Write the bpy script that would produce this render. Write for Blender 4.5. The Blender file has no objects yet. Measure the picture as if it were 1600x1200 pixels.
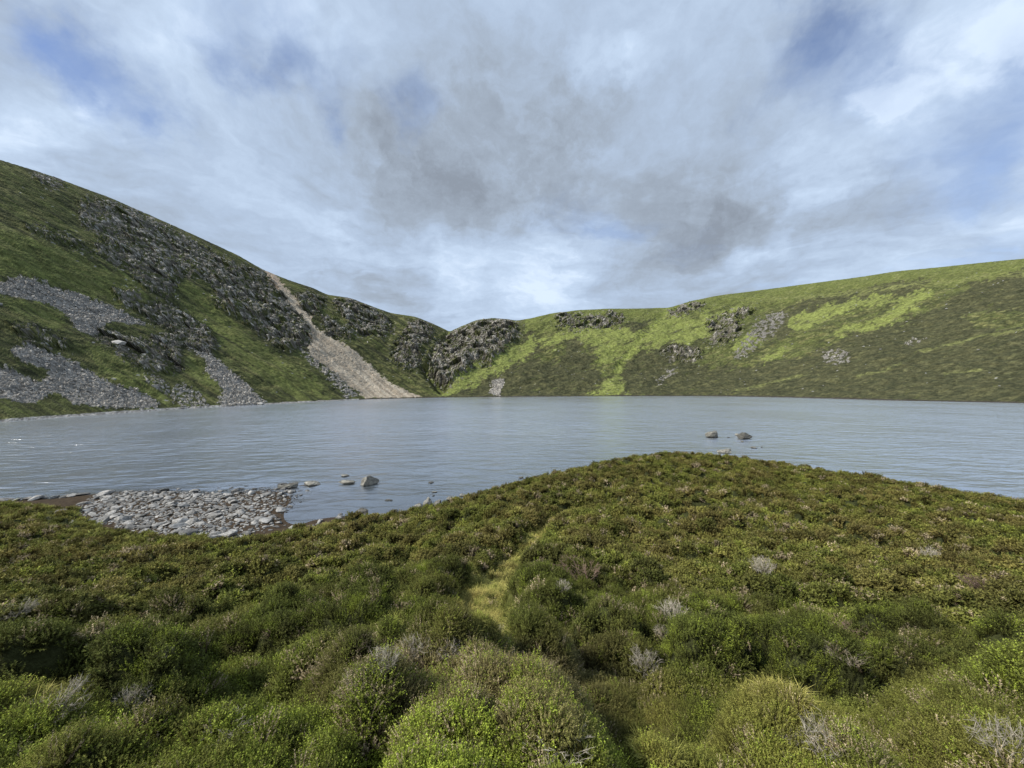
import bpy, math, random
import numpy as np
from mathutils import Vector
random.seed(7); RNG = np.random.default_rng(11)
S = bpy.context.scene
COL = S.collection
R = math.radians

# ------------------------------------------------------------------ camera
F, HZ, CZ = 610.0, 602.0, 12.0          # focal length (photo px), horizon row, eye height above the loch
cam = bpy.data.cameras.new('camera'); cam_o = bpy.data.objects.new('camera', cam); COL.objects.link(cam_o)
cam.sensor_width = 36.0; cam.lens = F/1600*36.0
cam.clip_start = 0.05; cam.clip_end = 6000
cam.shift_y = 2.0/1600
cam_o.location = (0, 0, CZ); cam_o.rotation_euler = (R(90), 0, 0)
S.camera = cam_o
S.render.resolution_x, S.render.resolution_y = 1024, 768
S.view_settings.view_transform = 'Standard'; S.view_settings.look = 'None'
S.view_settings.gamma = 1.0; S.view_settings.use_curve_mapping = False
S.view_settings.exposure = 1.3
S.render.engine = 'CYCLES'
S.cycles.max_bounces = 5; S.cycles.diffuse_bounces = 2; S.cycles.glossy_bounces = 2; S.cycles.transparent_max_bounces = 6

def pdir(x, y):
    v = Vector(((x-800)/F, 1.0, (HZ-y)/F)); v.normalize(); return v

# ------------------------------------------------------------------ node helper
class NT:
    def __init__(s, nt): s.nt = nt; nt.nodes.clear()
    def n(s, t, **kw):
        nd = s.nt.nodes.new(t)
        for k, v in kw.items(): setattr(nd, k, v)
        return nd
    def put(s, sock, v):
        if isinstance(v, bpy.types.NodeSocket): s.nt.links.new(v, sock)
        elif v is not None: sock.default_value = v
    def math(s, op, a, b=None, c=None, clamp=False):
        nd = s.n('ShaderNodeMath', operation=op, use_clamp=clamp)
        for i, v in enumerate((a, b, c)): s.put(nd.inputs[i], v)
        return nd.outputs[0]
    def vm(s, op, a, b=None, scale=None):
        nd = s.n('ShaderNodeVectorMath', operation=op)
        s.put(nd.inputs[0], a); s.put(nd.inputs[1], b)
        if scale is not None: s.put(nd.inputs['Scale'], scale)
        return nd.outputs['Value'] if op in ('DISTANCE', 'DOT_PRODUCT', 'LENGTH') else nd.outputs[0]
    def noise(s, vec, scale, detail=4, rough=.55, dist=0.0, out='Fac'):
        nd = s.n('ShaderNodeTexNoise')
        s.put(nd.inputs['Vector'], vec); s.put(nd.inputs['Scale'], scale)
        nd.inputs['Detail'].default_value = detail; nd.inputs['Roughness'].default_value = rough
        nd.inputs['Distortion'].default_value = dist
        return nd.outputs[out]
    def mix(s, f, a, b, blend='MIX'):
        nd = s.n('ShaderNodeMix', data_type='RGBA', blend_type=blend)
        s.put(nd.inputs[0], f); s.put(nd.inputs[6], a); s.put(nd.inputs[7], b)
        return nd.outputs[2]
    def rng(s, v, a, b, c=0.0, d=1.0, smooth=True):
        nd = s.n('ShaderNodeMapRange', interpolation_type='SMOOTHSTEP' if smooth else 'LINEAR')
        for i, q in enumerate((v, a, b, c, d)): s.put(nd.inputs[i], q)
        return nd.outputs[0]
    def comb(s, x, y, z):
        nd = s.n('ShaderNodeCombineXYZ')
        for i, q in enumerate((x, y, z)): s.put(nd.inputs[i], q)
        return nd.outputs[0]
    def ramp(s, f, stops):
        nd = s.n('ShaderNodeValToRGB'); s.put(nd.inputs[0], f)
        e = nd.color_ramp.elements
        while len(e) < len(stops): e.new(0.5)
        for i, (p, c) in enumerate(stops): e[i].position = p; e[i].color = (*c, 1)
        return nd.outputs[0]

# ------------------------------------------------------------------ sky (broken cloud over blue) and sun
SUN = Vector((-0.80, -0.44, 0.84)).normalized()
world = bpy.data.worlds.new('World'); S.world = world; world.use_nodes = True
w = NT(world.node_tree)
sky = w.n('ShaderNodeTexSky', sky_type='NISHITA'); sky.sun_disc = False
sky.sun_elevation = math.asin(SUN.z); sky.sun_rotation = math.atan2(SUN.x, SUN.y)
sky.altitude = 640; sky.air_density = 1.0; sky.dust_density = 0.6; sky.ozone_density = 2.5
D = w.vm('NORMALIZE', w.n('ShaderNodeTexCoord').outputs['Generated'])
sep = w.n('ShaderNodeSeparateXYZ'); w.put(sep.inputs[0], D)
dz = w.math('ADD', w.math('MAXIMUM', sep.outputs[2], 0.0), 0.16)
P = w.comb(w.math('DIVIDE', sep.outputs[0], dz), w.math('DIVIDE', sep.outputs[1], dz), 3.7)
wn = w.vm('SUBTRACT', w.noise(P, 0.9, 5, .6, out='Color'), (.5, .5, .5))
P2 = w.vm('ADD', P, w.vm('SCALE', wn, scale=1.3))
DW = w.vm('ADD', D, w.vm('SCALE', w.vm('SUBTRACT', w.noise(D, 4.2, 6, .62, out='Color'), (.5, .5, .5)), scale=0.36))
def blobs(lst):
    acc = None
    for x, y, r, wt in lst:
        d = pdir(x, y); n2 = (x-800)**2+(y-HZ)**2+F*F
        ra = r/math.sqrt(n2)*(F/math.sqrt(n2))**.5 if True else r
        v = w.rng(w.vm('DISTANCE', DW, tuple(d)), ra*0.15, ra*1.55, wt, 0.0)
        acc = v if acc is None else w.math('ADD', acc, v)
    return acc
n1 = w.noise(P2, 0.7, 8, .52)
n2 = w.noise(P2, 1.5, 8, .56, .3)
n3 = w.noise(w.vm('ADD', P2, (7.1, 3.3, 5.)), 0.9, 8, .54, .2)
blue = w.math('MULTIPLY', .95, blobs([(185,150,85,.75),(110,105,80,.45),(225,185,45,.35),(385,40,75,.55),(450,105,55,.35),(672,165,50,.55),(527,190,34,.4),
              (1290,110,95,.6),(1270,40,60,.4),(1490,200,130,.5),(1570,150,80,.25),(1560,260,70,.2),(520,130,60,.25),(150,60,60,.25)]))
dark = blobs([(790,240,150,.34),(680,300,120,.30),(900,260,110,.30),(840,170,110,.22),(720,350,110,.2),(1090,365,105,.50),(1150,345,65,.3),
              (1000,395,60,.3),(1060,260,60,.25),(1330,315,80,.25),(1450,300,100,.22),(640,260,70,.3),(560,330,140,.12),(250,330,160,.12)])
brite = blobs([(60,205,90,.5),(140,190,60,.4),(1400,70,120,.55),(1570,50,90,.6),(1330,150,50,.4),(935,110,60,.45),(1235,335,70,.45),
               (900,345,60,.35),(820,405,80,.12),(1110,265,60,.4),(1180,300,50,.3),(1040,330,40,.45),(480,120,120,.35),(330,90,100,.25),(530,380,90,.3),(600,250,40,.3),(1230,385,60,.4),(1300,430,200,.12),(620,200,60,.25)])
gap = w.math('ADD', w.rng(n1, .40, .24, 0, .7), blue)
cov = w.math('SUBTRACT', 1.0, w.math('MULTIPLY', gap, w.rng(n2, .35, .66, 1.1, .5)), clamp=True)
tone = w.math('ADD', w.math('MULTIPLY', w.math('SUBTRACT', n3, .5), 1.15), w.math('MULTIPLY', w.math('SUBTRACT', n2, .5), 1.0))
n4 = w.noise(w.vm('ADD', P2, (2.1, 9.3, 1.)), 4.2, 7, .62, .4)
n5 = w.noise(w.vm('ADD', DW, (4.1, 1.3, 2.)), 9.0, 7, .62, .3)
tone = w.math('ADD', w.math('ADD', tone, .60), w.math('ADD', w.math('MULTIPLY', w.math('SUBTRACT', n4, .5), .42), w.math('MULTIPLY', w.math('SUBTRACT', n5, .5), .36)))
tone = w.math('SUBTRACT', tone, w.math('MULTIPLY', w.math('MINIMUM', dark, .8), w.rng(n5, .3, .7, .60, .36)))
tone = w.math('ADD', tone, w.math('MULTIPLY', w.math('MINIMUM', brite, .8), w.rng(n2, .35, .65, .12, .62)))
tone = w.math('ADD', tone, w.rng(sep.outputs[2], .0, .22, .14, 0))
cc = w.ramp(tone, [(0.0, (.245,.285,.345)), (.28, (.32,.38,.465)), (.55, (.40,.495,.64)), (.8, (.50,.615,.78)), (1.0, (.64,.755,.91))])
cc = w.vm('SCALE', cc, scale=4.75)
blue_sky = w.vm('MULTIPLY', sky.outputs[0], (.74, .68, .70))
bg = w.n('ShaderNodeBackground'); bg.inputs[1].default_value = 0.1
w.put(bg.inputs[0], w.mix(cov, blue_sky, cc))
wo = w.n('ShaderNodeOutputWorld'); w.put(wo.inputs[0], bg.outputs[0])

sl = bpy.data.lights.new('sun', 'SUN'); sl.energy = 2.3; sl.angle = R(9); sl.color = (1.0, .955, .88)
so = bpy.data.objects.new('sun', sl); COL.objects.link(so)
so.rotation_euler = SUN.to_track_quat('Z', 'Y').to_euler(); so.location = SUN*400

# ------------------------------------------------------------------ numpy noise
def h32(*ks):
    h = np.uint32(2166136261)
    with np.errstate(over='ignore'):
        h = np.full(np.broadcast(*ks).shape if len(ks) > 1 else np.shape(ks[0]), 2166136261, np.uint32)
        for k in ks:
            h = (h ^ np.asarray(k).astype(np.int64).astype(np.uint32)) * np.uint32(16777619)
            h ^= h >> np.uint32(13); h = h * np.uint32(0x5bd1e995); h ^= h >> np.uint32(15)
    return h
def hf(*ks): return h32(*ks).astype(np.float64)/4294967295.0
def vnoise2(x, y, seed=0):
    ix = np.floor(x); iy = np.floor(y); fx = x-ix; fy = y-iy
    u = fx*fx*fx*(fx*(fx*6-15)+10); v = fy*fy*fy*(fy*(fy*6-15)+10)
    out = 0
    for a in (0, 1):
        for b in (0, 1):
            h = h32(ix+a, iy+b, seed); an = h.astype(np.float64)*(2*math.pi/4294967295.0)
            g = np.cos(an)*(fx-a)+np.sin(an)*(fy-b)
            out = out + g*(u if a else 1-u)*(v if b else 1-v)
    return out*1.4
def fbm2(x, y, octv=4, seed=0, gain=.5, lac=2.03):
    s = 0; a = 1; t = 0
    for i in range(octv):
        s = s+a*vnoise2(x, y, seed+i*17); t += a; a *= gain; x = x*lac+3.1; y = y*lac+1.7
    return s/t
def worley2(x, y, seed=0):
    ix = np.floor(x); iy = np.floor(y)
    best = np.full(x.shape, 9.); bid = np.zeros(x.shape); cx = np.zeros(x.shape); cy = np.zeros(x.shape); sec = np.full(x.shape, 9.)
    for a in (-1, 0, 1):
        for b in (-1, 0, 1):
            px = ix+a+hf(ix+a, iy+b, seed); py = iy+b+hf(ix+a, iy+b, seed+1)
            d = (x-px)**2+(y-py)**2
            m = d < best
            sec = np.where(m, best, np.minimum(sec, d))
            best = np.where(m, d, best); bid = np.where(m, hf(ix+a, iy+b, seed+2), bid)
            cx = np.where(m, px, cx); cy = np.where(m, py, cy)
    return np.sqrt(best), np.sqrt(sec), bid, cx, cy
def cell3(p, seed=0):
    """nearest jittered cell: id, offset vector from its centre"""
    ip = np.floor(p); n = len(p)
    best = np.full(n, 9.); bid = np.zeros(n); off = np.zeros((n, 3)); sec = np.full(n, 9.)
    for a in (-1, 0, 1):
        for b in (-1, 0, 1):
            for c in (-1, 0, 1):
                k = (ip[:, 0]+a, ip[:, 1]+b, ip[:, 2]+c)
                q = np.stack([k[0]+hf(*k, seed), k[1]+hf(*k, seed+1), k[2]+hf(*k, seed+2)], 1)
                dv = p-q; d = (dv**2).sum(1); m = d < best
                sec = np.where(m, best, np.minimum(sec, d))
                best = np.where(m, d, best); bid = np.where(m, hf(*k, seed+3), bid); off[m] = dv[m]
    return bid, off, np.sqrt(sec)-np.sqrt(best)
def facets(p, size, seed, tilt=1.2):
    """blocky rock relief: every cell has its own level and tilt, about -1..1"""
    bid, off, e = cell3(p/np.asarray(size), seed)
    k = (bid*1e6).astype(np.int64)
    t = np.stack([hf(k, seed+5), hf(k, seed+6), hf(k, seed+7)], 1)-.5
    return (bid-.5)*1.2+(off*t).sum(1)*tilt, bid, e
def sstep(a, b, x):
    t = np.clip((x-a)/(b-a), 0, 1); return t*t*(3-2*t)

# ------------------------------------------------------------------ mesh helpers
def mesh_np(name, V, faces, col=None, smooth=False):
    me = bpy.data.meshes.new(name)
    V = np.ascontiguousarray(V, np.float32); faces = np.ascontiguousarray(faces, np.int32); k = faces.shape[1]
    me.vertices.add(len(V)); me.vertices.foreach_set('co', V.ravel())
    me.loops.add(faces.size); me.loops.foreach_set('vertex_index', faces.ravel())
    me.polygons.add(len(faces)); me.polygons.foreach_set('loop_start', np.arange(len(faces), dtype=np.int32)*k)
    me.update(calc_edges=True)
    me.polygons.foreach_set('use_smooth', np.full(len(faces), smooth))
    if col is not None:
        at = me.attributes.new('col', 'FLOAT_COLOR', 'POINT')
        c = np.ones((len(V), 4), np.float32); c[:, :3] = col; at.data.foreach_set('color', c.ravel())
    me.validate()
    return me
def grid_faces(nr, nc):
    i = np.arange((nr-1)*(nc-1)); r = i//(nc-1); c = i % (nc-1); a = r*nc+c
    return np.stack([a, a+1, a+nc+1, a+nc], 1)
def submesh(V, Fc, C):
    u, inv = np.unique(Fc, return_inverse=True)
    return V[u], inv.reshape(Fc.shape), C[u]
def add(name, me, mat=None, parent=None, label=None, cat=None, group=None, kind=None):
    o = bpy.data.objects.new(name, me); COL.objects.link(o)
    if mat is not None and not me.materials: me.materials.append(mat)
    if parent: o.parent = parent
    for k, v in (('label', label), ('category', cat), ('group', group), ('kind', kind)):
        if v: o[k] = v
    return o
def mat_new(name):
    m = bpy.data.materials.new(name); m.use_nodes = True; return m, NT(m.node_tree)
def finish(t, color, rough=.9, normal=None, spec=.15):
    b = t.n('ShaderNodeBsdfPrincipled'); t.put(b.inputs['Base Color'], color); t.put(b.inputs['Roughness'], rough)
    b.inputs['Specular IOR Level'].default_value = spec
    if normal is not None: t.put(b.inputs['Normal'], normal)
    o = t.n('ShaderNodeOutputMaterial'); t.put(o.inputs[0], b.outputs[0]); return b
def bump(t, h, strength, dist):
    b = t.n('ShaderNodeBump'); b.inputs['Strength'].default_value = strength; b.inputs['Distance'].default_value = dist
    t.put(b.inputs['Height'], h); return b.outputs[0]

# hillside material: colour of what grows there is stored per vertex, fine mottling here
def hill_mat(name, sc, amt, bs):
    m, t = mat_new(name)
    at = t.n('ShaderNodeAttribute', attribute_name='col'); pos = t.n('ShaderNodeNewGeometry').outputs['Position']
    a = t.noise(pos, sc, 6, .68); b = t.noise(pos, sc*4.7, 3, .6)
    f = t.math('ADD', t.rng(a, .3, .7, 1-amt, 1+amt, False), t.rng(b, .3, .7, -amt*.6, amt*.6, False))
    c = t.vm('SCALE', at.outputs['Color'], scale=f)
    finish(t, c, .95, bump(t, t.math('ADD', a, b), bs, .6), .08); return m
M_HILL = hill_mat('hill turf', .32, .38, .7)
M_CRAG = hill_mat('crag rock', .55, .42, .9)
M_SCREE = hill_mat('scree stones', .9, .35, .9)

# ================================================================== FAR SETTING: the corrie
SKYL = np.array([(-900,-40),(-500,95),(-250,165),(0,250),(40,262),(80,275),(120,290),(170,308),(220,330),(270,352),(320,375),(370,398),(412,422),(450,437),(490,450),
  (510,460),(550,466),(585,480),(610,489),(650,495),(675,505),(703,518),(725,508),(745,500),(770,497),(795,499),(806,501),(830,497),(860,490),(900,485),
  (950,482),(1000,482),(1045,481),(1080,470),(1120,462),(1160,457),(1220,449),(1280,441),(1340,433),(1400,424),(1460,418),(1520,412),(1600,404),(1850,380),(2200,350),(2600,330)], float)
SHOR = np.array([(-900,735),(-500,700),(-250,680),(0,660),(100,652),(200,645),(300,638),(400,633),(450,630),(500,628),(560,624),(650,622),(700,621),(800,620),(950,619),
  (1100,619),(1200,620.3),(1300,623),(1400,626),(1500,628),(1600,630),(1850,637),(2200,655),(2600,690)], float)
CRST = np.array([(-900,150),(-500,205),(0,300),(200,385),(410,480),(600,570),(703,610),(760,600),(860,640),(1045,700),(1200,790),(1400,690),(1600,560),(1900,440),(2200,360),(2600,300)], float)
def smooth_interp(T, xs):
    f = np.arange(-1000, 2701, 4.); v = np.interp(f, T[:, 0], T[:, 1]); return np.interp(xs, f, v)
NX0, NX1 = 1330, 110
cx = np.concatenate([np.linspace(-900, -6, NX1), np.linspace(-4, 1604, NX0), np.linspace(1606, 2600, NX1)])
tx = (cx-800)/F
def smooth_px(v, half):                      # soften the corners of a traced line (even steps along the picture)
    f = np.arange(-1200, 2901, 2.); g = v(f); kk = np.hanning(2*half+3)[1:-1]; kk /= kk.sum()
    return np.interp(cx, f, np.convolve(np.pad(g, half, 'edge'), kk, 'valid'))
d0 = smooth_px(lambda f: CZ*F/(np.interp(f, SHOR[:, 0], SHOR[:, 1])-HZ), 40)
k = np.ones(61)/61.
d1 = smooth_px(lambda f: np.interp(f, CRST[:, 0], CRST[:, 1]), 45)
ysk = smooth_px(lambda f: np.interp(f, SKYL[:, 0], SKYL[:, 1]), 4)
zc = CZ+(HZ-ysk)/F*d1
U = np.concatenate([np.linspace(-.10, -.004, 8), np.linspace(0, 1, 310), 1+np.geomspace(.004, 1.0, 30)])
uu = U[:, None]
def prof(u):
    return .62*u+.95*u**2-.57*u**3
dep = d0+(d1-d0)*uu
z = np.where(uu <= 1, zc*prof(np.clip(uu, 0, 1)), zc+(uu-1)*(d1-d0)*np.where(uu < 1.15, .12, .12)-((uu-1).clip(0)**2)*zc*.9)
z = np.where(uu < 0, uu*60., z)+0*dep
X = tx*dep; Y = dep+0*X
base = np.stack([X, Y, z], -1)
PX = (cx+0*dep); PY = HZ-F*(z-CZ)/dep
nr, nc = PX.shape

# ---- what covers the slopes, traced in photo pixels and laid on the terrain
W_, H_, Y0 = 1600, 460, 230
gx, gy = np.meshgrid(np.arange(W_)+.5, np.arange(H_)+Y0+.5)
def poly(pts):
    xs, ys = zip(*pts); x0, x1 = int(max(0, min(xs)-1)), int(min(W_, max(xs)+2)); y0, y1 = int(max(0, min(ys)-Y0-1)), int(min(H_, max(ys)-Y0+2))
    out = np.zeros((H_, W_), bool)
    if x1 <= x0 or y1 <= y0: return out
    a = gx[y0:y1, x0:x1]; b = gy[y0:y1, x0:x1]; ins = np.zeros(a.shape, bool); n = len(pts)
    for i in range(n):
        xa, ya = pts[i]; xb, yb = pts[(i+1) % n]
        if ya == yb: continue
        c = ((ya > b) != (yb > b)) & (a < (xb-xa)*(b-ya)/(yb-ya)+xa); ins ^= c
    out[y0:y1, x0:x1] = ins; return out
def line(pts, wd):
    out = np.zeros((H_, W_), bool)
    for (xa, ya), (xb, yb) in zip(pts[:-1], pts[1:]):
        dx, dy = xb-xa, yb-ya; t = np.clip(((gx-xa)*dx+(gy-ya)*dy)/(dx*dx+dy*dy), 0, 1)
        out |= np.hypot(gx-xa-t*dx, gy-ya-t*dy) < wd
    return out
def blur(m, r):
    m = m.astype(float)
    if r < 1: return m
    kk = np.hanning(2*r+3)[1:-1]; kk /= kk.sum()
    m = np.apply_along_axis(lambda v: np.convolve(np.pad(v, r, 'edge'), kk, 'valid'), 1, m)
    return np.apply_along_axis(lambda v: np.convolve(np.pad(v, r, 'edge'), kk, 'valid'), 0, m)
wx = 10*fbm2(PX/26, PY/18, 5, 5, .6)+9*fbm2(PX/7, PY/5, 3, 6, .7); wy = 8*fbm2(PX/22, PY/16, 5, 45, .6)+7*fbm2(PX/7, PY/5, 3, 46, .7)
def dilate(a, n):
    for _ in range(n):
        b = a.copy(); b[1:] = np.maximum(b[1:], np.where(a[1:] == 0, a[:-1], a[1:])); b[:-1] = np.where(b[:-1] == 0, a[1:], b[:-1]); b[:, 1:] = np.where(b[:, 1:] == 0, a[:, :-1], b[:, 1:]); b[:, :-1] = np.where(b[:, :-1] == 0, a[:, 1:], b[:, :-1]); a = b
    return a
def samp(m, warp=1.0):
    x = np.clip(PX+wx*warp, 0, W_-1.001); y = np.clip(PY+wy*warp-Y0, 0, H_-1.001)
    return m[y.astype(int), x.astype(int)]
CRAGS = [
 ('broken grey crag running down the long steep hillside above the screes', [(118,315),(143,308),(176,315),(205,326),(235,338),(257,352),(279,366),(312,381),(341,399),(367,414),(403,421),(420,425),(427,437),(445,462),(475,487),(487,515),(489,532),(480,545),(457,545),(432,540),(415,529),(400,512),(385,499),(370,489),(341,475),(337,453),(315,434),(271,434),(279,453),(264,469),(227,447),(205,425),(158,403),(162,379),(145,361),(123,339)]),
 ('rocky outcrop with pale slabs between the two grey screes', [(142,513),(180,520),(205,530),(235,531),(257,524),(282,533),(291,552),(287,577),(257,583),(227,578),(216,568),(191,561),(180,546),(155,535)]),
 ('stepped rock rib descending below the long crag', [(168,451),(209,455),(225,473),(249,470),(268,475),(293,491),(323,510),(343,541),(332,561),(312,554),(279,528),(257,510),(236,495),(210,478),(188,470)]),
 ('low broken rock band above the green slope', [(46,350),(77,362),(103,370),(139,390),(156,398),(160,404),(121,392),(99,383),(70,372),(46,360)]),
 ('small rocks among grass beside the lower scree', [(20,509),(62,513),(110,538),(112,550),(70,543),(30,532)]),
 ('small rock cap on the left skyline', [(46,267),(73,271),(99,278),(105,290),(77,286),(55,278)]),
 ('small dark crag right of the top of the pink gravel slide', [(464,463),(482,457),(507,469),(504,489),(485,494),(473,483)]),
 ('broad dark crag under the skyline right of the pink gravel slide', [(522,468),(540,466),(557,468),(577,478),(590,487),(609,499),(614,515),(600,529),(585,522),(580,528),(563,524),(548,511),(538,493),(528,481)]),
 ('low dark crag beside the upper edge of the pink gravel slide', [(503,502),(520,495),(531,512),(552,518),(554,529),(538,529),(525,529),(511,522)]),
 ('dark crag below the saddle of the ridge', [(642,501),(660,501),(679,515),(679,530),(660,541),(640,544),(618,538),(633,522)]),
 ('lower dark crag beneath the saddle', [(613,545),(652,541),(659,555),(651,573),(635,577),(616,561)]),
 ('rounded dark buttress standing above the far shore', [(665,580),(672,560),(675,550),(687,532),(705,520),(725,511),(750,503),(770,500),(800,503),(812,513),(808,526),(800,532),(787,546),(776,556),(768,567),(756,567),(742,561),(735,571),(730,586),(720,588),(712,596),(697,601),(680,593)]),
 ('low grey crag along the middle skyline', [(868,492),(889,488),(914,495),(952,490),(976,494),(970,507),(925,510),(892,512),(871,507)]),
 ('dark crag in the grass right of the green gully', [(1102,500),(1140,488),(1172,483),(1185,488),(1147,498),(1158,520),(1141,532),(1104,536),(1113,517)]),
 ('dark heathery knoll of rock right of the green gully', [(1036,549),(1051,541),(1071,538),(1095,546),(1089,559),(1068,562),(1047,557)]),
 ('rocky bank on the skyline where the right ridge begins to rise', [(1044,488),(1062,477),(1098,471),(1106,476),(1084,483),(1057,496)]),
]
SCREES = [
 ('wide grey scree below the green slope', [(-9,440),(11,429),(40,428),(66,437),(92,446),(110,448),(132,459),(165,470),(205,492),(255,513),(205,501),(172,501),(150,515),(136,523),(117,514),(106,494),(88,478),(73,467),(51,465),(29,461),(-9,458)]),
 ('lower grey scree running down towards the water', [(18,541),(48,538),(73,551),(110,562),(132,576),(158,591),(183,602),(209,606),(235,620),(255,636),(205,637),(147,633),(110,628),(95,613),(73,608),(48,621),(22,622),(-9,612),(-9,562),(22,577),(45,589),(72,581),(66,570),(33,563),(18,552)]),
 ('narrow grey scree chute reaching the water', [(293,540),(319,551),(348,569),(381,598),(416,631),(411,637),(359,641),(341,632),(352,608),(319,582),(332,573)]),
 ('stony patch between grass at the foot of the hill', [(283,597),(315,617),(332,638),(286,643),(275,628),(253,611),(214,586),(249,591),(272,610)]),
 ('grey scree strip beside the pink gravel', [(470,546),(486,553),(517,578),(562,616),(545,623),(512,590),(484,566)]),
 ('short pale scree below the buttress', [(768,594),(782,586),(788,591),(780,617),(767,619)]),
 ('thin pale scree below the heathery knoll', [(1049,575),(1066,571),(1058,581),(1040,587),(1032,599),(1023,606),(1027,594),(1038,580)]),
 ('boulder field across the slope of the right hill', [(1142,562),(1158,540),(1175,508),(1200,488),(1228,488),(1232,497),(1217,512),(1194,532),(1168,556)]),
 ('faint pale stones in the dark heather of the right hill', [(1282,550),(1307,547),(1332,558),(1313,571),(1294,564)]),
 ('small pale stone patch high in the heather', [(1410,531),(1432,526),(1457,529),(1418,537)]),
]
PINK = [('pink gravel slide fanning from the crag to the water', [(411,418),(427,422),(436,440),(454,459),(471,477),(484,495),(490,508),(512,527),(540,542),(562,557),(585,576),(607,594),(630,606),(652,616),(668,622),(575,623),(562,616),(540,596),(517,578),(500,566),(485,553),(483,542),(489,530),(483,510),(468,490),(446,468),(427,444)])]
reg = np.zeros((H_, W_), int); names = []
for cls, lst in (('crag', CRAGS), ('scree', SCREES), ('gravel_slide', PINK)):
    for lab, pts in lst:
        names.append((cls, lab)); reg[poly(pts)] = len(names)
is_crag = np.array([False]+[n[0] == 'crag' for n in names]); is_scree = np.array([False]+[n[0] == 'scree' for n in names]); is_pink = np.array([False]+[n[0] == 'gravel_slide' for n in names])
m_crag = samp(blur(is_crag[reg], 5)); m_scree = samp(blur(is_scree[reg], 2)); m_pink = samp(blur(is_pink[reg], 2), .5)
inframe = (PX > -15) & (PX < 1615)
m_crag *= inframe; m_pink *= inframe
regd = dilate(reg, 9); REGD = samp(regd, .6)*inframe
soft_c = samp(blur(reg > 0, 10), .6); edge_n = fbm2((PX+.4*PY)/9, (PY-.3*PX)/5, 5, 301, .72)
lim = np.where(is_crag[REGD], 1.7, np.where(is_pink[REGD], .75, .75))
REG = np.where(soft_c+lim*edge_n > .47, REGD, 0)
m_pink = np.where(is_pink[REG], 1., 0.)
# holes: turf ledges inside the crags, grass tongues in the screes
tl = fbm2((PX+.5*PY)/15, (PY-.25*PX)/8, 5, 91, .68)
REG = np.where(is_crag[REG] & (tl+.45*fbm2(PX/5, PY/4, 3, 23) > .13+.14*(PX > 640)*(PX < 820)), 0, REG)
partial = np.isin(REG, [i+1 for i, n in enumerate(names) if n[1].startswith(('boulder field', 'faint', 'small pale', 'stony', 'small rocks', 'grey scree strip', 'thin', 'low broken'))])
REG = np.where(partial & (fbm2(PX/7, PY/4, 4, 77, .65) > -.02), 0, REG)
REG = np.where(is_scree[REG] & (tl > .42), 0, REG)

# turf classes
def M(pts_list, r, wp=1.0): 
    m = np.zeros((H_, W_), bool)
    for p in pts_list: m |= poly(p)
    return samp(blur(m, r), wp)
heath = M([[(660,622),(700,604),(730,598),(765,580),(800,572),(850,566),(900,560),(935,575),(945,600),(910,618),(1160,640),(1620,660),(1620,515),(1534,516),(1491,493),(1620,482),(1620,416),(1528,441),(1472,478),(1432,495),(1387,509),(1319,529),(1296,541),(1245,563),(1160,570),(1100,568),(1060,566),(1000,576),(978,600),(975,625),(900,640),(660,640)],
   [(985,560),(1020,543),(1065,535),(1097,545),(1092,562),(1040,575),(1015,590),(976,596),(974,572)],
   [(888,532),(908,528),(914,545),(900,560),(878,568)],[(925,531),(948,533),(938,550),(922,548)],[(858,522),(880,520),(884,534),(864,536)],[(878,562),(911,550),(936,558),(915,574),(880,576)],
   [(820,520),(840,525),(846,560),(830,575),(815,560)],[(970,508),(1008,500),(1010,525),(985,530)],[(1035,525),(1060,519),(1075,523),(1050,532)],
   [(1180,505),(1240,480),(1300,462),(1400,444),(1450,440),(1440,452),(1330,480),(1270,505),(1220,530),(1190,530)]], 7, 1.4)
bright = M([[(914,620),(985,620),(974,594),(972,575),(962,572),(956,594),(935,607)],[(840,520),(900,514),(960,512),(1010,520),(1000,545),(970,565),(940,575),(930,545),(900,530),(850,545)],
   [(1012,520),(1040,490),(1090,500),(1110,485),(1160,478),(1200,480),(1120,495),(1100,530),(1060,535),(1010,548)],
   [(1296,522),(1313,510),(1358,505),(1404,468),(1443,454),(1462,456),(1415,493),(1381,507),(1341,519),(1313,523)],[(1180,560),(1200,550),(1235,540),(1230,552),(1190,566)],
   [(1140,535),(1180,520),(1185,530),(1145,552)],[(735,575),(760,570),(790,548),(830,520),(838,540),(815,565),(770,585),(735,600),(700,620),(660,610),(700,605)],
   [(1230,500),(1300,475),(1400,455),(1395,468),(1300,495),(1240,520)],[(0,365),(60,380),(140,408),(215,440),(235,470),(170,462),(90,440),(30,425),(0,425)],
   [(270,445),(300,440),(335,480),(380,515),(440,560),(500,600),(520,625),(470,628),(430,600),(370,560),(330,520),(280,470)],
   [(20,470),(70,468),(95,490),(105,520),(60,510),(20,490)],[(140,540),(190,560),(230,590),(280,620),(250,625),(190,600),(150,575)],[(300,560),(350,600),(345,612),(300,590)]], 6, 1.5)
lines = samp(blur(line([(965,575),(978,558),(992,543),(1010,522),(1030,500),(1042,484)], 5) | line([(1338,588),(1375,580),(1410,567)], 2) | line([(1440,547),(1530,528),(1600,518)], 2.5) | line([(1150,612),(1260,585)], 2) | line([(1480,580),(1535,577)], 1.5) | line([(703,520),(682,548),(664,577),(690,606)], 2.2) | line([(1160,470),(1300,462),(1420,448),(1600,425)], 3), 2), .35)

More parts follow.
